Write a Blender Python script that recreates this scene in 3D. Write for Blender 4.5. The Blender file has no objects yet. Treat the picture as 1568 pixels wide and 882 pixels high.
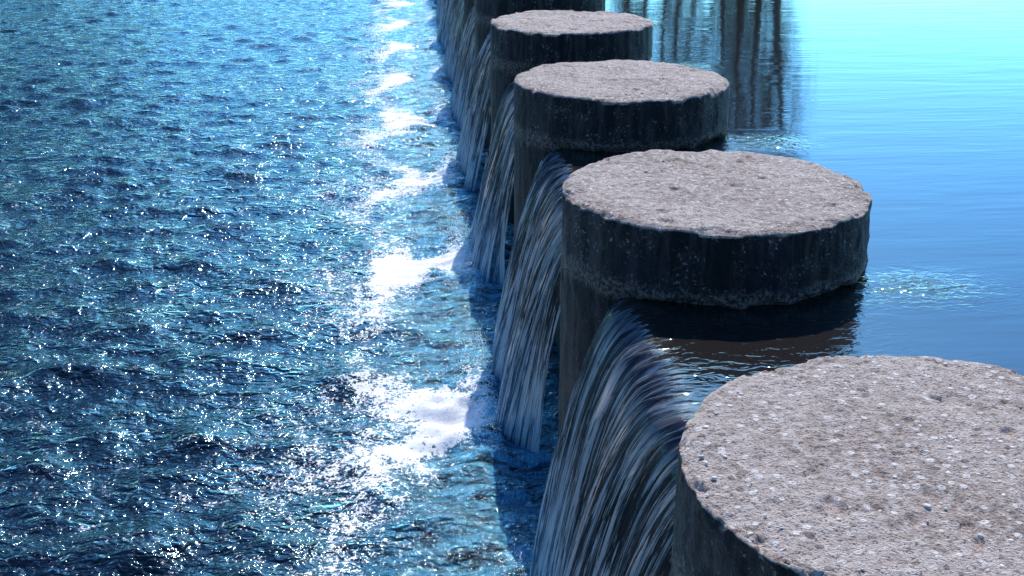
import bpy, math, random
import numpy as np
from mathutils import Vector, noise, Matrix

random.seed(7)
rng = np.random.default_rng(11)
scene = bpy.context.scene
COL = scene.collection

# ------------------------------------------------------------------ constants
R = 0.705           # pillar radius
SP = 2.63           # pillar spacing
TOP = 0.34          # pillar top above upper water (z = 0)
LOW = -1.34         # lower pool level
SUN_AZ, SUN_EL = math.radians(14), math.radians(43)

# ------------------------------------------------------------------ helpers
def new_obj(name, verts, faces, mats, smooth=True, attrs=None, loc=(0,0,0)):
    me = bpy.data.meshes.new(name)
    verts = np.asarray(verts, dtype=np.float32)
    faces = np.asarray(faces, dtype=np.int32)
    nv, nf = len(verts), len(faces)
    k = faces.shape[1]
    me.vertices.add(nv); me.vertices.foreach_set('co', verts.ravel())
    me.loops.add(nf*k); me.loops.foreach_set('vertex_index', faces.ravel())
    me.polygons.add(nf)
    me.polygons.foreach_set('loop_start', np.arange(0, nf*k, k, dtype=np.int32))
    me.polygons.foreach_set('loop_total', np.full(nf, k, dtype=np.int32))
    me.polygons.foreach_set('use_smooth', np.full(nf, smooth))
    me.update(calc_edges=True)
    if attrs:
        for an, av in attrs.items():
            a = me.attributes.new(an, 'FLOAT', 'POINT')
            a.data.foreach_set('value', np.asarray(av, dtype=np.float32).ravel())
    for m in mats: me.materials.append(m)
    me.validate()
    o = bpy.data.objects.new(name, me); o.location = loc
    COL.objects.link(o)
    return o

def grid_faces(nu, nv, wrap_u=False):
    i = np.arange(nu if wrap_u else nu-1)[:, None]; j = np.arange(nv-1)[None, :]
    i2 = (i+1) % nu
    a = i*nv+j; b = i2*nv+j; c = i2*nv+j+1; d = i*nv+j+1
    return np.stack([a, b, c, d], -1).reshape(-1, 4)

_pr = np.random.default_rng(99)
_PERM = _pr.permutation(512); _PERM = np.concatenate([_PERM, _PERM, _PERM])
_ANG = _pr.uniform(0, 2*np.pi, 512)
def perlin(x, y):
    """2-D gradient noise, vectorised, roughly -0.7..0.7"""
    xi = np.floor(x).astype(int); yi = np.floor(y).astype(int)
    xf = x-xi; yf = y-yi
    u = xf*xf*xf*(xf*(xf*6-15)+10); v = yf*yf*yf*(yf*(yf*6-15)+10)
    def gr(ix, iy, dx, dy):
        h = _ANG[_PERM[(_PERM[ix & 511] + iy) & 511]]
        return np.cos(h)*dx+np.sin(h)*dy
    a = gr(xi, yi, xf, yf); b = gr(xi+1, yi, xf-1, yf)
    c = gr(xi, yi+1, xf, yf-1); d = gr(xi+1, yi+1, xf-1, yf-1)
    return (a+(b-a)*u)+((c+(d-c)*u)-(a+(b-a)*u))*v

class NT:
    def __init__(s, tree): s.t = tree; s.n = tree.nodes; s.l = tree.links
    def node(s, typ, ins=None, **props):
        nd = s.n.new(typ)
        for k, v in props.items(): setattr(nd, k, v)
        if ins:
            for k, v in ins.items(): s.set(nd, k, v)
        return nd
    def set(s, nd, k, v):
        sock = nd.inputs[k]
        if isinstance(v, bpy.types.NodeSocket): s.l.new(v, sock)
        elif isinstance(v, bpy.types.Node): s.l.new(v.outputs[0], sock)
        else: sock.default_value = v
    def math(s, op, a, b=0.0, c=0.0, clamp=False):
        nd = s.n.new('ShaderNodeMath'); nd.operation = op; nd.use_clamp = clamp
        s.set(nd, 0, a); s.set(nd, 1, b)
        if op in ('MULTIPLY_ADD',): s.set(nd, 2, c)
        return nd.outputs[0]
    def smooth(s, v, lo, hi, a=0.0, b=1.0):
        nd = s.n.new('ShaderNodeMapRange'); nd.interpolation_type = 'SMOOTHSTEP'
        s.set(nd, 0, v); nd.inputs[1].default_value = lo; nd.inputs[2].default_value = hi
        nd.inputs[3].default_value = a; nd.inputs[4].default_value = b
        return nd.outputs[0]
    def mix(s, f, a, b, mode='MIX'):
        nd = s.n.new('ShaderNodeMix'); nd.data_type = 'RGBA'; nd.blend_type = mode
        s.set(nd, 0, f); s.set(nd, 6, a); s.set(nd, 7, b)
        return nd.outputs[2]
    def noise(s, vec, scale, detail=4, rough=0.55, dist=0.0):
        nd = s.node('ShaderNodeTexNoise', {'Scale': scale, 'Detail': detail, 'Roughness': rough, 'Distortion': dist})
        s.set(nd, 'Vector', vec); return nd.outputs[0]
    def mapping(s, vec, scale=(1,1,1), rot=(0,0,0), loc=(0,0,0)):
        nd = s.n.new('ShaderNodeMapping'); s.set(nd, 0, vec)
        nd.inputs[1].default_value = loc; nd.inputs[2].default_value = rot; nd.inputs[3].default_value = scale
        return nd.outputs[0]
    def mixsh(s, f, a, b):
        nd = s.n.new('ShaderNodeMixShader'); s.set(nd, 0, f); s.l.new(a, nd.inputs[1]); s.l.new(b, nd.inputs[2])
        return nd.outputs[0]

def mat(name):
    m = bpy.data.materials.new(name); m.use_nodes = True
    m.node_tree.nodes.clear()
    return m, NT(m.node_tree)
def rgb(r, g, b): return (r, g, b, 1.0)

# ------------------------------------------------------------------ materials
def concrete_mat():
    m, N = mat('weathered_concrete')
    out = N.node('ShaderNodeOutputMaterial')
    tc = N.node('ShaderNodeTexCoord'); oi = N.node('ShaderNodeObjectInfo')
    off = N.math('MULTIPLY', oi.outputs['Random'], 37.0)
    cx = N.node('ShaderNodeCombineXYZ'); N.set(cx, 0, off); N.set(cx, 1, off); N.set(cx, 2, off)
    va = N.node('ShaderNodeVectorMath', operation='ADD'); N.set(va, 0, tc.outputs['Object']); N.set(va, 1, cx.outputs[0])
    P = va.outputs[0]
    sep = N.node('ShaderNodeSeparateXYZ'); N.set(sep, 0, tc.outputs['Object'])
    Z = sep.outputs[2]
    geo = N.node('ShaderNodeNewGeometry')
    sn = N.node('ShaderNodeSeparateXYZ'); N.set(sn, 0, geo.outputs['Normal'])
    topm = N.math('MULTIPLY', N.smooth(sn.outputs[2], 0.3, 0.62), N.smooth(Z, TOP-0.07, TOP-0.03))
    # top colour
    n1 = N.noise(P, 3.0, 5, 0.6); n2 = N.noise(P, 30.0, 6, 0.72); n3 = N.noise(P, 120.0, 3, 0.65)
    n4 = N.noise(P, 8.0, 4, 0.6)
    c = N.mix(N.smooth(n1, 0.38, 0.62), rgb(0.38,0.295,0.25), rgb(0.52,0.425,0.37))
    c = N.mix(N.smooth(n2, 0.45, 0.66), c, rgb(0.66,0.57,0.51))
    c = N.mix(N.smooth(n2, 0.47, 0.32, 0, 0.85), c, rgb(0.17,0.125,0.105))
    c = N.mix(N.smooth(n4, 0.52, 0.70, 0, 0.45), c, rgb(0.25,0.19,0.155))
    vor = N.node('ShaderNodeTexVoronoi', {'Scale': 36.0, 'Randomness': 1.0}); N.set(vor, 'Vector', P)
    vs = N.node('ShaderNodeSeparateColor'); N.set(vs, 0, vor.outputs['Color'])
    pd = N.math('ADD', vor.outputs['Distance'], N.math('MULTIPLY', n3, 0.3))
    pd = N.math('ADD', pd, N.math('MULTIPLY', vs.outputs[2], 0.20))
    peb = N.math('MULTIPLY', N.smooth(pd, 0.63, 0.56), N.smooth(vs.outputs[0], 0.60, 0.64))
    c = N.mix(N.math('MULTIPLY', peb, 0.9), c, N.mix(N.smooth(vs.outputs[1], 0.45, 0.75), rgb(0.82,0.76,0.71), rgb(0.24,0.18,0.16)))
    pit = N.smooth(n3, 0.44, 0.34)
    c = N.mix(N.math('MULTIPLY', pit, 0.85), c, rgb(0.07,0.05,0.045))
    # side colour: dark wet concrete, lowered further to paint in its shade
    Ps = N.mapping(P, (9, 9, 1.3))
    s1 = N.noise(Ps, 1.6, 6, 0.66, 0.8); s2 = N.noise(P, 9.0, 7, 0.70); s3 = N.noise(P, 60.0, 4, 0.7)
    s4 = N.noise(P, 3.5, 3, 0.6)
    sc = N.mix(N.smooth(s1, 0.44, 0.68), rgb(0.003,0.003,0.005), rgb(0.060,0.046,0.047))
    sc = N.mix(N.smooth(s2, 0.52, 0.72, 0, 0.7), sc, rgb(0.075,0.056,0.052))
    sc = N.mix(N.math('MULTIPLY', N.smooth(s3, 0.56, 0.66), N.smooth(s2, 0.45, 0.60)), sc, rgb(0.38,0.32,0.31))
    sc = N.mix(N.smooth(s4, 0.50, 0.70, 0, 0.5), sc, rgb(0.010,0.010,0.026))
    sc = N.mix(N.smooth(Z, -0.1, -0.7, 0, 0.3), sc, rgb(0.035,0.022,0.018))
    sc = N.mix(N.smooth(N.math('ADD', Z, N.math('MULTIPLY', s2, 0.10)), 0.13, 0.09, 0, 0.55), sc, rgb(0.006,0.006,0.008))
    zz = N.math('ADD', Z, N.math('MULTIPLY', N.math('SUBTRACT', s2, 0.5), 0.14))
    crust = N.math('MULTIPLY', N.smooth(zz, 0.090, 0.04), N.smooth(zz, -0.06, 0.0))
    sc = N.mix(N.math('MULTIPLY', crust, N.smooth(s3, 0.40, 0.60, 0, 0.9)), sc, rgb(0.24,0.18,0.15))
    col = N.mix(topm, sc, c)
    # bump
    h = N.math('ADD', N.math('MULTIPLY', n2, 1.2), N.math('MULTIPLY', n3, 0.7))
    h = N.math('ADD', h, N.math('MULTIPLY', peb, 0.30))
    h = N.math('ADD', h, N.math('MULTIPLY', s3, 0.5))
    b = N.node('ShaderNodeBump', {'Strength': 0.95, 'Distance': 0.013}); N.set(b, 'Height', h)
    p = N.node('ShaderNodeBsdfPrincipled')
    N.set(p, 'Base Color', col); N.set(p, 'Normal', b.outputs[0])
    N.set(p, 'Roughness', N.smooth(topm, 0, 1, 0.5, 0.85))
    N.set(p, 'Specular IOR Level', 0.35)
    N.l.new(p.outputs[0], out.inputs[0])
    return m

def stone_mat():
    m, N = mat('aggregate_stone')
    out = N.node('ShaderNodeOutputMaterial'); tc = N.node('ShaderNodeTexCoord')
    n = N.noise(tc.outputs['Object'], 22.0, 3, 0.6); n2 = N.noise(tc.outputs['Object'], 90.0, 3, 0.6)
    c = N.mix(N.smooth(n, 0.35, 0.62), rgb(0.40,0.33,0.29), rgb(0.68,0.61,0.57))
    c = N.mix(N.smooth(n2, 0.5, 0.3, 0, 0.4), c, rgb(0.2,0.16,0.14))
    p = N.node('ShaderNodeBsdfPrincipled', {'Roughness': 0.7}); N.set(p, 'Base Color', c)
    N.l.new(p.outputs[0], out.inputs[0]); return m

def water_core(N, normal, deep, tint, rough, ior):
    dif = N.node('ShaderNodeBsdfDiffuse'); N.set(dif, 'Color', deep); N.set(dif, 'Normal', normal)
    glo = N.node('ShaderNodeBsdfGlossy', {'Color': tint}); N.set(glo, 'Normal', normal); N.set(glo, 'Roughness', rough)
    fr = N.node('ShaderNodeFresnel', {'IOR': ior}); N.set(fr, 'Normal', normal)
    return N.mixsh(fr.outputs[0], dif.outputs[0], glo.outputs[0])

def lower_water_mat():
    m, N = mat('choppy_water')
    out = N.node('ShaderNodeOutputMaterial'); tc = N.node('ShaderNodeTexCoord'); P = tc.outputs['Object']
    aF = N.node('ShaderNodeAttribute', attribute_name='foam').outputs['Fac']
    aA = N.node('ShaderNodeAttribute', attribute_name='aer_shade').outputs['Fac']
    sp = N.node('ShaderNodeSeparateXYZ'); N.set(sp, 0, P)
    far = N.smooth(sp.outputs[1], 2.0, 20.0, 1.0, 0.62)
    r1 = N.noise(N.mapping(P, (1.0,1.3,1), (0,0,0.25)), 7.0, 1, 0.5, 0.9)
    r2 = N.noise(N.mapping(P, (1.0,1.5,1), (0,0,-0.2)), 23.0, 1, 0.5, 0.7)
    r3 = N.noise(N.mapping(P, (1.7,1.0,1), (0,0,0.1)), 16.0, 4, 0.65, 1.0)
    h = N.math('ADD', N.math('MULTIPLY', r1, 0.036), N.math('MULTIPLY', r2, 0.0135))
    h = N.math('ADD', h, N.math('MULTIPLY', N.math('MULTIPLY', r3, 0.035), aA))
    h = N.math('MULTIPLY', h, far)
    fn = N.noise(P, 7.0, 8, 0.78, 0.8); fn2 = N.noise(P, 42.0, 5, 0.78, 0.4)
    vr = N.node('ShaderNodeTexVoronoi', {'Scale': 20.0}, feature='DISTANCE_TO_EDGE')
    wv = N.node('ShaderNodeVectorMath', operation='ADD'); N.set(wv, 0, P)
    nz = N.node('ShaderNodeTexNoise', {'Scale': 9.0, 'Detail': 4.0}); N.set(nz, 'Vector', P)
    wm = N.node('ShaderNodeVectorMath', operation='SCALE'); N.set(wm, 0, nz.outputs['Color']); wm.inputs['Scale'].default_value = 0.22
    N.set(wv, 1, wm.outputs[0]); N.set(vr, 'Vector', wv.outputs[0])
    lace = N.smooth(vr.outputs['Distance'], 0.16, 0.0, -0.25, 0.35)
    fm = N.math('ADD', fn, N.math('MULTIPLY', N.math('SUBTRACT', fn2, 0.5), 1.0))
    fm = N.math('ADD', N.math('MULTIPLY', N.math('SUBTRACT', fm, 0.5), 2.6), aF)
    fm = N.math('ADD', fm, N.math('MULTIPLY', lace, 0.45))
    foam = N.smooth(fm, 0.54, 0.66)
    b = N.node('ShaderNodeBump', {'Strength': 1.0, 'Distance': 1.0}); N.set(b, 'Height', h)
    an = N.noise(N.mapping(P, (2.2,5.5,1)), 2.2, 6, 0.68, 0.9)
    am = N.math('MULTIPLY', aA, N.smooth(an, 0.38, 0.60))
    deep = N.mix(am, rgb(0.005,0.009,0.014), rgb(0.13,0.52,0.76))  # aerated water tint, doubling as painted blue shade near the falls
    w = water_core(N, b.outputs[0], deep, rgb(0.62,0.92,1.0), 0.09, 1.54)
    fb = N.node('ShaderNodeBump', {'Strength': 0.35, 'Distance': 0.02}); N.set(fb, 'Height', fn2)
    fc = N.mix(N.smooth(fn2, 0.32, 0.48), rgb(0.64,0.76,0.84), rgb(0.98,0.98,0.98))
    fd = N.node('ShaderNodeBsdfDiffuse'); N.set(fd, 'Color', fc); N.set(fd, 'Normal', fb.outputs[0])
    N.l.new(N.mixsh(foam, w, fd.outputs[0]), out.inputs[0]); return m

def calm_core(N, P, ripple):
    r1 = N.noise(N.mapping(P, (0.5,2.2,1), (0,0,0.08)), 1.6, 2, 0.5, 0.3)
    r2 = N.noise(N.mapping(P, (0.6,2.6,1)), 6.0, 2, 0.5, 0.3)
    r3 = N.noise(N.mapping(P, (1.0,1.7,1)), 12.0, 2, 0.5, 1.2)
    h = N.math('ADD', N.math('MULTIPLY', r1, 0.0036), N.math('MULTIPLY', r2, 0.0010))
    h = N.math('ADD', h, N.math('MULTIPLY', N.math('MULTIPLY', r3, 0.014), ripple))
    b = N.node('ShaderNodeBump', {'Strength': 1.0, 'Distance': 1.0}); N.set(b, 'Height', h)
    return water_core(N, b.outputs[0], rgb(0.018,0.016,0.015), rgb(0.66,0.93,1.0), 0.045, 1.75)

def upper_water_mat():
    m, N = mat('calm_water')
    out = N.node('ShaderNodeOutputMaterial'); tc = N.node('ShaderNodeTexCoord'); P = tc.outputs['Object']
    aR = N.node('ShaderNodeAttribute', attribute_name='ripple').outputs['Fac']
    N.l.new(calm_core(N, P, aR), out.inputs[0]); return m

def fall_mat():
    m, N = mat('falling_water')
    out = N.node('ShaderNodeOutputMaterial'); tc = N.node('ShaderNodeTexCoord')
    aU = N.node('ShaderNodeAttribute', attribute_name='fu').outputs['Fac']
    aV = N.node('ShaderNodeAttribute', attribute_name='fv').outputs['Fac']
    cx = N.node('ShaderNodeCombineXYZ'); N.set(cx, 0, aU); N.set(cx, 1, aV)
    P = cx.outputs[0]
    t = N.smooth(aV, 0.02, 0.35)          # 0 on pool, 1 on falling sheet
    s1 = N.noise(N.mapping(P, (80, 1.8, 1)), 1.0, 3, 0.6, 0.25)
    s2 = N.noise(N.mapping(P, (210, 4.5, 1)), 1.0, 4, 0.7, 0.3)
    s3 = N.noise(N.mapping(P, (30, 1.2, 1)), 1.0, 3, 0.6, 0.3)
    h = N.math('ADD', N.math('MULTIPLY', s1, 0.013), N.math('MULTIPLY', s2, 0.007))
    h = N.math('MULTIPLY', h, N.smooth(aV, 0.0, 0.45, 0.05, 1.0))
    b = N.node('ShaderNodeBump', {'Strength': 1.0, 'Distance': 1.0}); N.set(b, 'Height', h)
    low = N.smooth(aV, 0.70, 1.5)
    k = N.math('ADD', s2, N.math('MULTIPLY', N.math('SUBTRACT', s3, 0.5), 1.0))
    k = N.math('ADD', k, N.math('MULTIPLY', N.math('SUBTRACT', s1, 0.5), 0.6))
    k = N.math('ADD', k, N.math('MULTIPLY', low, 0.08))
    st = N.math('MULTIPLY', N.smooth(k, 0.49, 0.60), t)
    body = N.mix(low, rgb(0.050,0.034,0.034), rgb(0.06,0.20,0.34))
    c = N.mix(st, body, N.mix(low, rgb(0.97,0.90,0.89), rgb(0.70,0.88,0.98)))
    w0 = water_core(N, b.outputs[0], c, rgb(0.95,0.99,1.0), 0.12, 1.75)
    tl = N.node('ShaderNodeBsdfTranslucent'); N.set(tl, 'Color', c); N.set(tl, 'Normal', b.outputs[0])
    w = N.mixsh(0.55, w0, tl.outputs[0])
    tr = N.node('ShaderNodeBsdfTransparent', {'Color': rgb(0.85,0.93,0.97)})
    gap = N.math('MULTIPLY', N.smooth(s1, 0.44, 0.34, 0, 0.7), N.smooth(aV, 0.5, 1.2))
    gap = N.math('MAXIMUM', gap, N.math('MULTIPLY', N.smooth(k, 0.46, 0.36, 0, 0.35), t))
    endf = N.smooth(aV, 1.40, 1.62, 0, 0.5)
    al = N.math('MAXIMUM', gap, endf)
    w = N.mixsh(al, w, tr.outputs[0])
    calm = calm_core(N, tc.outputs['Object'], 0.25)
    N.l.new(N.mixsh(t, calm, w), out.inputs[0]); return m

def spray_mat():
    m, N = mat('spray')
    out = N.node('ShaderNodeOutputMaterial')
    p = N.node('ShaderNodeBsdfPrincipled', {'Base Color': rgb(0.80,0.90,0.95), 'Roughness': 0.2})
    N.l.new(p.outputs[0], out.inputs[0]); return m

def simple_mat(name, c1, c2, scale, rough=0.8, bump=0.01):
    m, N = mat(name)
    out = N.node('ShaderNodeOutputMaterial'); tc = N.node('ShaderNodeTexCoord')
    n = N.noise(tc.outputs['Object'], scale, 6, 0.6)
    c = N.mix(N.smooth(n, 0.35, 0.65), rgb(*c1), rgb(*c2))
    b = N.node('ShaderNodeBump', {'Strength': 0.6, 'Distance': bump}); N.set(b, 'Height', n)
    p = N.node('ShaderNodeBsdfPrincipled', {'Roughness': rough}); N.set(p, 'Base Color', c); N.set(p, 'Normal', b.outputs[0])
    N.l.new(p.outputs[0], out.inputs[0]); return m

M_CON = concrete_mat(); M_STONE = stone_mat(); M_LOW = lower_water_mat(); M_UP = upper_water_mat(); M_FALL = fall_mat(); M_SPRAY = spray_mat()
M_WALL = simple_mat('wet_weir_concrete', (0.02,0.017,0.016), (0.06,0.045,0.04), 6, 0.5)
M_GROUND = simple_mat('bank_grass', (0.05,0.05,0.02), (0.11,0.09,0.045), 0.6, 0.95, 0.1)
M_BARK = simple_mat('bark', (0.05,0.045,0.04), (0.16,0.14,0.12), 5, 0.9)
M_TWIG = simple_mat('twigs', (0.05,0.045,0.035), (0.11,0.09,0.07), 3, 0.9)

# ------------------------------------------------------------------ pillars
def fr(x, y, z, oct=4): return noise.fractal(Vector((x, y, z)), 0.9, 2.1, oct)

def make_pillar(k, na, nr, nst):
    seed = k*13.7+3.1
    ang = np.linspace(0, 2*math.pi, na, endpoint=False)
    rs = np.linspace(0.0, 1.0, nr)**0.8
    rs = rs[1:]
    zs = list(np.linspace(TOP-0.02, 0.12, max(8, nr//6))) + list(np.linspace(0.105, -0.12, max(12, nr//4))) + list(np.linspace(-0.2, LOW-0.4, 14))
    nz = len(zs)
    ncol = len(rs)+nz
    V = np.zeros((na, ncol, 3))
    for i, a in enumerate(ang):
        ca, sa = math.cos(a), math.sin(a)
        rim = R + 0.010*fr(ca*1.3+seed, sa*1.3, 0.2, 3) + 0.005*fr(ca*9+seed, sa*9, 1.5, 4)
        ch = fr(ca*4+seed, sa*4, 7.7, 3)
        chip = max(0.0, ch-0.22)*0.06 + max(0.0, fr(ca*15+seed, sa*15, 3.7, 2)-0.25)*0.025
        rtop = rim - chip - 0.006
        for j, r in enumerate(rs):
            rr = r*rtop
            x, y = rr*ca, rr*sa
            z = TOP + 0.009*fr(x*1.6+seed, y*1.6, 0, 3)
            z += 0.0036*fr(x*9+seed, y*9, 3, 3)
            z += 0.0024*fr(x*30+seed, y*30, 5, 3)
            pt = fr(x*7+seed, y*7, 9, 3)
            if pt < -0.55: z -= min(0.012, (-0.55-pt)*0.05)
            sp = fr(x*2.2+seed, y*2.2, 33, 4)
            if sp > 0.30: z -= 0.006*min(1, (sp-0.30)*14)
            e = max(0.0, (r-0.86)/0.14)
            fl = fr(x*5+seed, y*5, 14, 4)
            if e > 0: z -= e*0.004 + (0.014*e*min(1, (fl-0.12)*8) if fl > 0.12 else 0)
            if r > 0.985: z -= 0.006
            V[i, j] = (x, y, z)
        for q, z in enumerate(zs):
            g = rim
            g += 0.005*fr(ca*3+seed, sa*3, z*4, 3) + 0.006*fr(ca*12+seed, sa*12, z*16, 4)
            if z > TOP-0.05: g -= chip*max(0, 1-(TOP-z)/0.05)
            lipz = 0.030 + 0.045*fr(ca*4+seed, sa*4, 21, 4)
            wgt = min(1, max(0, (ca*R+0.55)/0.12))
            if z < lipz:
                g -= 0.045*wgt*min(1, (lipz-z)/0.025)
            else:
                g += 0.006*wgt*max(0, 1-(z-lipz)/0.04)
            V[i, len(rs)+q] = (g*ca, g*sa, z)
    F = grid_faces(na, ncol, True)
    verts = V.reshape(-1, 3)
    verts = np.vstack([verts, [[0, 0, float(V[:, 0, 2].mean())]]]); ci = len(verts)-1
    me_v = verts.tolist()
    faces = [tuple(f[::-1]) for f in F.tolist()] + [(ci, i*ncol, ((i+1) % na)*ncol) for i in range(na)]
    midx = [0]*len(faces)
    for s in range(nst):
        rr = R*0.94*math.sqrt(random.random()); a = random.random()*2*math.pi
        x, y = rr*math.cos(a), rr*math.sin(a)
        sz = random.choice([0.004,0.005,0.006,0.008,0.010])*random.uniform(0.8,1.2)
        z = TOP + 0.009*fr(x*1.6+seed, y*1.6, 0, 3)+0.0036*fr(x*9+seed, y*9, 3, 3)-sz*0.12
        base = len(me_v); rot = random.random()*6.28
        asp = random.uniform(0.5,1.0); nseg = 6
        for lv, (rad, hh) in enumerate(((1.0,-0.4),(0.95,0.10),(0.6,0.26))):
            for q in range(nseg):
                t = rot+q*2*math.pi/nseg; w = random.uniform(0.75,1.2)
                dx, dy = math.cos(t)*rad*w*sz, math.sin(t)*rad*w*sz*asp
                me_v.append([x+dx*math.cos(rot)-dy*math.sin(rot), y+dx*math.sin(rot)+dy*math.cos(rot), z+hh*sz*0.9])
        me_v.append([x, y, z+sz*0.27])
        for lv in range(2):
            for q in range(nseg):
                q2 = (q+1) % nseg
                faces.append((base+lv*nseg+q, base+lv*nseg+q2, base+(lv+1)*nseg+q2, base+(lv+1)*nseg+q)); midx.append(1)
        for q in range(nseg):
            faces.append((base+2*nseg+q, base+2*nseg+(q+1) % nseg, base+3*nseg)); midx.append(1)
    me = bpy.data.meshes.new('concrete_pillar')
    me.from_pydata(me_v, [], faces)
    me.materials.append(M_CON); me.materials.append(M_STONE)
    me.polygons.foreach_set('material_index', midx)
    me.polygons.foreach_set('use_smooth', [True]*len(faces))
    me.update()
    o = bpy.data.objects.new('concrete_pillar', me); o.location = (0, k*SP, 0)
    COL.objects.link(o)
    return o

for k in range(-2, 21):
    if k == 0: make_pillar(k, 460, 130, 200)
    elif k == 1: make_pillar(k, 400, 80, 60)
    elif k in (2, 3): make_pillar(k, 280, 50, 30)
    else: make_pillar(k, 120, 22, 10)

# ------------------------------------------------------------------ weir sill under the water
def box_profile(name, prof, y0, y1, ny, m):
    ys = np.linspace(y0, y1, ny)
    V = []
    for y in ys:
        for (x, z) in prof:
            d = 0.012*fr(x*3, y*3, z*3, 3)
            V.append((x+d, y, z+d))
    n = len(prof)
    F = grid_faces(ny, n)
    return new_obj(name, V, F, [m])
box_profile('weir_wall', [(0.62,-1.9),(0.60,-0.30),(0.50,-0.12),(0.2,-0.07),(-0.2,-0.06),(-0.40,-0.065),(-0.45,-0.10),(-0.46,-0.4),(-0.47,-1.0),(-0.50,-2.0)], -5.8, 56.5, 900, M_WALL)

# ------------------------------------------------------------------ waterfalls
XE = -0.34
def smoothfield(nfreq, f0, f1, seed):
    r = np.random.default_rng(seed)
    return r.uniform(f0, f1, nfreq), r.uniform(0, 6.28, nfreq), r.uniform(-1, 1, nfreq)

def make_fall(k, ns, nt):
    y0, y1 = k*SP+0.36, (k+1)*SP-0.36
    s = np.linspace(0, 1, ns)[:, None]
    xs = np.linspace(XE, -0.98, 800)
    d = 0.05*np.log1p(np.exp((-xs-0.46)/0.05)); d = d-d[0]
    zs = -8.05*d**2 - 0.010*np.clip((XE-xs)/0.15, 0, 1)**2
    arc = np.concatenate([[0], np.cumsum(np.hypot(np.diff(xs), np.diff(zs)))])
    keep = zs > LOW-0.08
    arcmax = arc[keep][-1]
    t = np.linspace(0, arcmax, nt)[None, :]
    X0 = np.interp(t, arc, xs); Z0 = np.interp(t, arc, zs)
    dX = np.gradient(X0[0])[None, :]; dZ = np.gradient(Z0[0])[None, :]
    L = np.hypot(dX, dZ); nx, nz = dZ/L, -dX/L
    nx, nz = np.where(nz < 0, -nx, nx), np.abs(nz)
    fallf = np.clip((-X0-0.38)/0.15, 0, 1)
    tt = np.clip(-Z0/1.34, 0, 1)
    sc = 1 - 0.20*np.sqrt(tt)
    se = 0.5 + (s-0.5)*sc
    Y = y0 + se*(y1-y0)
    yy = s*(y1-y0) + k*7.0
    f, p, w = smoothfield(30, 18, 170, 100+k)
    f2, p2, w2 = smoothfield(10, 4, 14, 500+k)
    D = np.zeros((ns, nt))
    for a, b, c in zip(f, p, w): D += 0.0055*(30/(a+15))*np.sin(a*yy + b + c*2.2*t + 0.8*np.sin(3*t+b))
    D2 = np.zeros((ns, nt))
    for a, b, c in zip(f2, p2, w2): D2 += 0.010*np.sin(a*yy + b + c*2.0*t)
    D = D*(fallf*1.3) + D2*fallf*(0.3+tt)
    edge = np.minimum(s, 1-s)*(y1-y0)
    slow = 1 - 0.16*np.exp(-(edge/0.10)**2)
    bulge = 0.07*np.sin(np.pi*s)
    X = np.where(X0 < -0.40, -0.40 + (X0+0.40)*slow, X0) + nx*D - bulge*fallf*0.6
    Z = np.broadcast_to(Z0, X.shape) + nz*D*fallf
    Yb = np.broadcast_to(Y, X.shape) + 0*X
    V = np.stack([X, Yb, Z], -1).reshape(-1, 3)
    F = grid_faces(ns, nt)
    fu = np.broadcast_to(yy, X.shape).ravel(); fv = np.broadcast_to(t+0.0, X.shape).ravel()
    o = new_obj('waterfall', V, F, [M_FALL], attrs={'fu': fu, 'fv': fv})
    if k < 6:      # flying droplets thrown up at the foot of the sheet
        r = np.random.default_rng(900+k)
        n = 1500 if k < 3 else 700
        py = k*SP+0.55+r.random(n)*(SP-1.1)
        hh = np.abs(r.normal(0, 0.09, n)); px = -1.0 - np.abs(r.normal(0, 0.11, n)) + 0.06
        pz = LOW+0.02+hh
        sz = r.uniform(0.0012, 0.0038, n)
        P0 = np.stack([px, py, pz], -1)
        octa = np.array([[1,0,0],[0,1,0],[-1,0,0],[0,-1,0],[0,0,1.3],[0,0,-1.3]])
        Vd = (P0[:, None, :]+octa[None]*sz[:, None, None]).reshape(-1, 3)
        tri = np.array([[0,1,4],[1,2,4],[2,3,4],[3,0,4],[1,0,5],[2,1,5],[3,2,5],[0,3,5]])
        Fd = (np.arange(n)[:, None, None]*6+tri[None]).reshape(-1, 3)
        d = new_obj('spray_droplets', Vd, Fd, [M_SPRAY]); d.parent = o
    return o

for k in range(-2, 20):
    if k in (0, 1): make_fall(k, 460, 160)
    elif k in (2, 3, 4): make_fall(k, 220, 110)
    else: make_fall(k, 90, 55)

# ------------------------------------------------------------------ pools
def coords(a, b, fine, lo, hi, grow=1.25):
    core = list(np.arange(a, b, fine))
    d = fine; x = core[-1]; up = []
    while x < hi: d = d*grow; x += d; up.append(min(x, hi))
    d = fine; x = a; dn = []
    while x > lo: d = d*grow; x -= d; dn.append(max(x, lo))
    return np.array(dn[::-1]+core+up)

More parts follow.
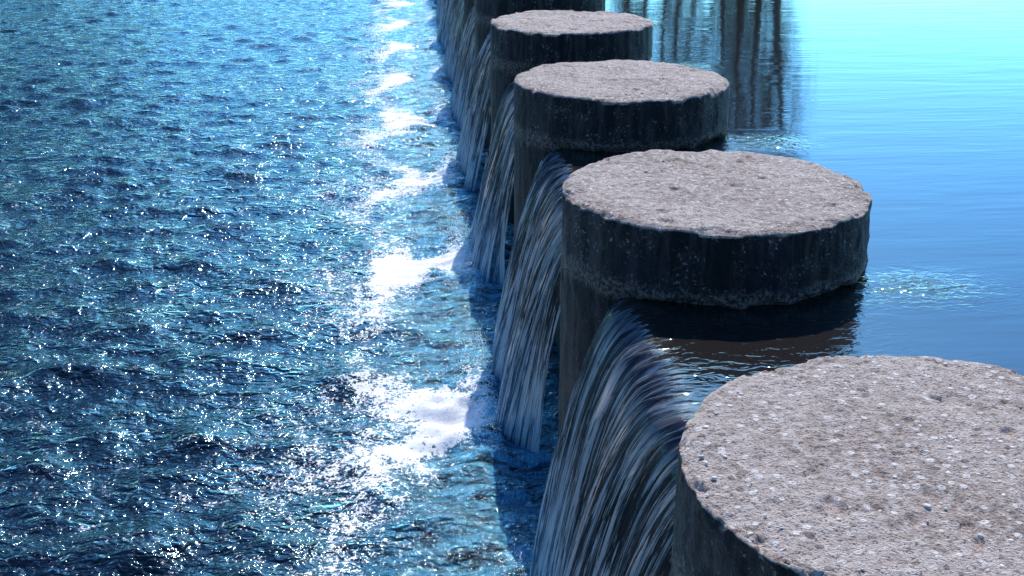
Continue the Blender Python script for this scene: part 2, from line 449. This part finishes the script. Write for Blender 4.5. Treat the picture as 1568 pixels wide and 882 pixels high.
# lower pool
xs = coords(-11.5, -0.30, 0.028, -46, -0.28, 1.3)
ys_near = coords(0.0, 12, 0.024, -26, 12, 1.3)
ys = [ys_near[-1]]; d = 0.024
while ys[-1] < 30: d = min(0.06, d*1.004); ys.append(ys[-1]+d)
while ys[-1] < 64: d *= 1.2; ys.append(ys[-1]+d)
ys = np.concatenate([ys_near, np.array(ys[1:])])
Xg, Yg = np.meshgrid(xs, ys, indexing='ij')
H = np.zeros_like(Xg)
wr = np.random.default_rng(5)
def rotn(th, lx, ly, ox=0.0):
    c, s_ = math.cos(th), math.sin(th)
    return perlin((c*Xg+s_*Yg)/lx+ox, (-s_*Xg+c*Yg)/ly+ox*1.7)
wx = 0.10*rotn(0.3, 0.9, 0.9, 3.3); wy = 0.10*rotn(1.2, 0.9, 0.9, 8.1)
Xo, Yo = Xg, Yg
Xg = Xo+wx; Yg = Yo+wy
for (th, lx, ly, amp, ox) in ((-0.25, 0.72, 0.34, 0.036, 1.3), (0.35, 0.50, 0.26, 0.026, 5.1), (-0.55, 0.34, 0.18, 0.014, 9.7),
                              (0.1, 0.25, 0.13, 0.009, 15.2), (0.8, 0.22, 0.13, 0.005, 21.9), (-1.1, 0.6, 0.35, 0.016, 31.0), (-0.1, 0.13, 0.075, 0.0035, 44.0)):
    H += amp*rotn(th, lx, ly, ox)
Xg, Yg = Xo, Yo
for i in range(18):
    lam = 0.16*(0.5/0.16)**wr.random()
    th = wr.normal(math.radians(80), math.radians(45))
    kx, ky = math.cos(th)*2*math.pi/lam, math.sin(th)*2*math.pi/lam
    H += 0.003*lam*wr.uniform(0.5, 1.5)*np.sin(kx*(Xg+wx)+ky*(Yg+wy)+wr.uniform(0, 6.28))
fade = np.clip((34-Yg)/8, 0, 1)*np.clip((Xg+13.5)/2, 0, 1)*np.clip((Yg+3)/2, 0, 1)
tf = np.clip((Yg-2)/18, 0, 1); fade = fade*(1-0.40*tf*tf*(3-2*tf))
gust = 1.0+0.5*rotn(0.4, 2.4, 3.5, 61.0)
H = (H + 12*np.maximum(H, 0)**2)*fade*gust
# foam / aeration fields; aeration also carries the painted blue of shaded foam
off = 1.5*SP-0.30
ph = (Yg - off)/SP
idx = np.round(ph)
u = (ph - idx)*SP
jit = 0.30*rotn(0, 0.9, 0.9, 71.0)+0.24*rotn(0, 0.3, 0.3, 77.0)
xc = -1.46 + 0.16*np.cos(2*math.pi*ph) - 0.06 + jit - 0.012*(Yg-4)
pk = 0.95+0.30*np.sin(idx*2.3+0.6)
big = np.exp(-((u-0.10*np.sin(idx*3.0))/0.42)**2)*pk
foam = 0.95*big*np.exp(-((Xg-xc)/0.20)**2) + 0.40*np.exp(-((Xg-xc+0.10)/0.20)**2) + 0.40*np.exp(-((Xg+1.95)/0.50)**2)*(0.55+0.45*np.cos(2*math.pi*(ph+0.12)))
foam += 0.12*np.exp(-((Xg+3.2)/1.5)**2)
g = (Yg/SP) - np.floor(Yg/SP); gapm = np.exp(-((g-0.5)/0.26)**2)
foam += 0.70*gapm*np.exp(-((Xg+1.05)/0.15)**2)
foam -= 0.08
aer_shade = np.clip(np.where(Xg > -1.15, 1.0, np.exp(-((-1.15-Xg)/0.36)**2)), 0, 1)*(0.5+0.5*np.exp(-((g-0.42)/0.30)**2))
T = np.zeros_like(H)
for (th, lx, ly, amp, ox) in ((0.0, 0.34, 0.16, 0.060, 81.0), (0.3, 0.18, 0.10, 0.034, 87.0), (-0.4, 0.11, 0.07, 0.016, 93.0)):
    T += amp*rotn(th, lx, ly, ox)
H = H + T*aer_shade*np.clip(fade*1.3, 0, 1) + 0.06*gapm*np.exp(-((Xg+1.0)/0.14)**2)*fade + 0.015*big*np.exp(-((Xg-xc)/0.25)**2)*fade
Vl = np.stack([Xg, Yg, LOW+H], -1).reshape(-1, 3)
new_obj('lower_pool_water', Vl, grid_faces(len(xs), len(ys)), [M_LOW], attrs={'foam': foam, 'aer_shade': aer_shade})

# upper pool
xs = coords(XE, 4.0, 0.04, XE, 62, 1.25); xs = np.unique(xs)
ys = coords(-1, 16, 0.04, -26, 64, 1.2)
Xg, Yg = np.meshgrid(xs, ys, indexing='ij')
rip = np.zeros_like(Xg)+0.01
for k in range(-1, 8):
    dd = np.hypot((Xg-0.80), (Yg-(k*SP-0.52))/0.7); rip += np.exp(-(dd/0.28)**2)
rip = np.where(Xg < 0.3, np.maximum(rip, 0.25), rip)
rip = rip + 0.23*np.clip((0.7-Xg)/0.4, 0, 1)*(Xg >= 0.3)
Vu = np.stack([Xg, Yg, 0*Xg], -1).reshape(-1, 3)
new_obj('upper_pool_water', Vu, grid_faces(len(xs), len(ys)), [M_UP], attrs={'ripple': rip})

# ------------------------------------------------------------------ ground
gx = coords(-60, 75, 3.0, -900, 900, 1.35); gy = coords(-35, 80, 3.0, -900, 900, 1.35)
Xg, Yg = np.meshgrid(gx, gy, indexing='ij')
def ss(v, a, b):
    t = np.clip((v-a)/(b-a), 0, 1); return t*t*(3-2*t)
out = np.maximum.reduce([ss(Yg, 54, 63), ss(-Yg, 17, 25), ss(-Xg, 36, 45), ss(Xg, 50, 60)])
Zg = -3.2 + out*4.6 + out*0.5*np.sin(Xg*0.11+1)*np.cos(Yg*0.13) + ss(np.hypot(Xg, Yg), 90, 300)*2.0
new_obj('ground', np.stack([Xg, Yg, Zg], -1).reshape(-1, 3), grid_faces(len(gx), len(gy)), [M_GROUND])

# ------------------------------------------------------------------ bare trees on far bank
def tree_mesh(seed, height, slim):
    r = random.Random(seed); V = []; F = []; MI = []
    def tube(a, b, ra, rb, n=6):
        d = (b-a).normalized(); q = d.to_track_quat('Z', 'Y'); base = len(V)
        for c, rad in ((a, ra), (b, rb)):
            for i in range(n):
                t = i*2*math.pi/n
                V.append(c + q @ Vector((math.cos(t)*rad, math.sin(t)*rad, 0)))
        for i in range(n):
            j = (i+1) % n; F.append((base+i, base+j, base+n+j, base+n+i)); MI.append(0)
    def branch(p, d, length, rad, depth):
        seg = 4; a = p; dd = d.copy()
        for s in range(seg):
            dd = (dd + Vector((r.gauss(0, .10), r.gauss(0, .10), r.gauss(0.10, .08)))).normalized()
            b = a + dd*length/seg; ra = rad*(1-s/seg*0.75); rb = rad*(1-(s+1)/seg*0.75)
            tube(a, b, ra, rb, 6 if depth < 2 else 3)
            if depth < 3 and (s > 0 or depth > 0):
                for _ in range(2 if depth < 2 else 1):
                    side = Vector((r.gauss(0, 1), r.gauss(0, 1), r.uniform(0.1, 1.0))).normalized()
                    branch(b, (dd*0.6+side*0.7).normalized(), length*r.uniform(.32, .52), rb*0.5, depth+1)
            a = b
        if depth >= 2:
            for _ in range(4):
                c = a + Vector((r.gauss(0, .3), r.gauss(0, .3), r.gauss(0, .3)))
                e = Vector((r.gauss(0, .6), r.gauss(0, .6), r.gauss(1.0, 1))).normalized()*r.uniform(.25, .6)
                w = Vector((r.gauss(0, 1), r.gauss(0, 1), 0)).normalized()*0.022
                base = len(V); V.extend([c-w, c+w, c+e+w*.3, c+e-w*.3]); F.append((base, base+1, base+2, base+3)); MI.append(1)
    a = Vector((0, 0, -0.5)); lean = Vector((r.gauss(0, .03), r.gauss(0, .03), 1)).normalized()
    nseg = 10
    for s in range(nseg):
        lean = (lean+Vector((r.gauss(0, .04), r.gauss(0, .04), .1))).normalized()
        b = a+lean*height/nseg; ra = .22*(1-s/nseg*.9)*height/15; rb = .22*(1-(s+1)/nseg*.9)*height/15
        tube(a, b, ra, rb, 8)
        if s >= 2:
            for _ in range(2):
                t = r.uniform(0, 6.28); side = Vector((math.cos(t), math.sin(t), r.uniform(.6, 1.4))).normalized()
                branch(a.lerp(b, r.random()), side, height*slim*(1.15-s/nseg)*r.uniform(.7, 1.1), rb*.5, 1)
        a = b
    me = bpy.data.meshes.new('tree'); me.from_pydata([tuple(v) for v in V], [], F)
    me.materials.append(M_BARK); me.materials.append(M_TWIG); me.polygons.foreach_set('material_index', MI); me.update()
    return me
TM = [tree_mesh(s, 15, 0.13) for s in (1, 2, 3)]
TW = [tree_mesh(s, 15, 0.26) for s in (4, 5)]
CX, CY = -1.364, -2.675
YAW = math.radians(4.60)
def place_tree(az_cam_deg, dist, h, ms):
    a = math.radians(az_cam_deg)+YAW
    o = bpy.data.objects.new('tree', random.choice(ms))
    o.location = (CX+math.sin(a)*dist, CY+math.cos(a)*dist, 1.0)
    o.scale = (h/15,)*3; o.rotation_euler = (0, 0, random.random()*6.28)
    COL.objects.link(o)
for az, d_, h in [(12.1,67,15.0),(11.7,66,19.5),(11.3,68,18.0),(10.9,70,16),(10.4,68,16.5),(9.9,66,14.5),(9.4,69,15.0),(8.6,66,12.5),(7.8,70,15.5),(7.1,68,13.5),(6.4,67,13),(5.6,69,14),(4.7,68,13)]:
    place_tree(az, d_, h, TM)
for az, d_, h in [(-17.5,66,13),(-19,65,16),(-20.5,64,19),(-22,62,22),(-23.5,61,23),(-25,60,24),(-27,58,24),(-29.5,56,24),(-32,55,24),(-35,54,24),(-38,52,24),(-41,52,24),(-21.2,68,22),(-24.2,66,25),(-26,65,25)]:
    place_tree(az, d_, h, TW)

# ------------------------------------------------------------------ world, sun, camera
w = bpy.data.worlds.new('World'); scene.world = w; w.use_nodes = True
nt = w.node_tree; nt.nodes.clear(); N = NT(nt)
sky = N.node('ShaderNodeTexSky'); sky.sky_type = 'NISHITA'; sky.sun_disc = False
sky.sun_elevation = SUN_EL; sky.sun_rotation = SUN_AZ; sky.air_density = 1.0; sky.dust_density = 0.6; sky.ozone_density = 1.0
sc1 = N.mix(1.0, sky.outputs[0], rgb(0.134,0.169,0.184), 'MULTIPLY')
gm = N.node('ShaderNodeGamma'); N.set(gm, 0, sc1); gm.inputs[1].default_value = 1.80
sc2 = N.mix(1.0, gm.outputs[0], rgb(8.8,8.8,8.8), 'MULTIPLY')
bg = N.node('ShaderNodeBackground', {'Strength': 0.15}); N.l.new(sc2, bg.inputs[0])
wo = N.node('ShaderNodeOutputWorld'); N.l.new(bg.outputs[0], wo.inputs[0])

sd = Vector((math.sin(SUN_AZ)*math.cos(SUN_EL), math.cos(SUN_AZ)*math.cos(SUN_EL), math.sin(SUN_EL)))
L = bpy.data.lights.new('sun', 'SUN'); L.energy = 5.0; L.angle = math.radians(0.5); L.color = (1.0, 0.94, 0.87)
so = bpy.data.objects.new('sun', L); so.rotation_euler = sd.to_track_quat('Z', 'Y').to_euler(); so.location = (5, 20, 20)
COL.objects.link(so)

cam = bpy.data.cameras.new('camera'); co = bpy.data.objects.new('camera', cam); COL.objects.link(co)
cam.sensor_width = 36; cam.lens = 42.6; cam.clip_end = 3000; cam.clip_start = 0.05
co.location = (CX, CY, TOP+1.52)
co.rotation_euler = (math.radians(90-20.6), 0, -YAW)
scene.camera = co
scene.view_settings.view_transform = 'Standard'; scene.view_settings.look = 'None'; scene.view_settings.exposure = 0
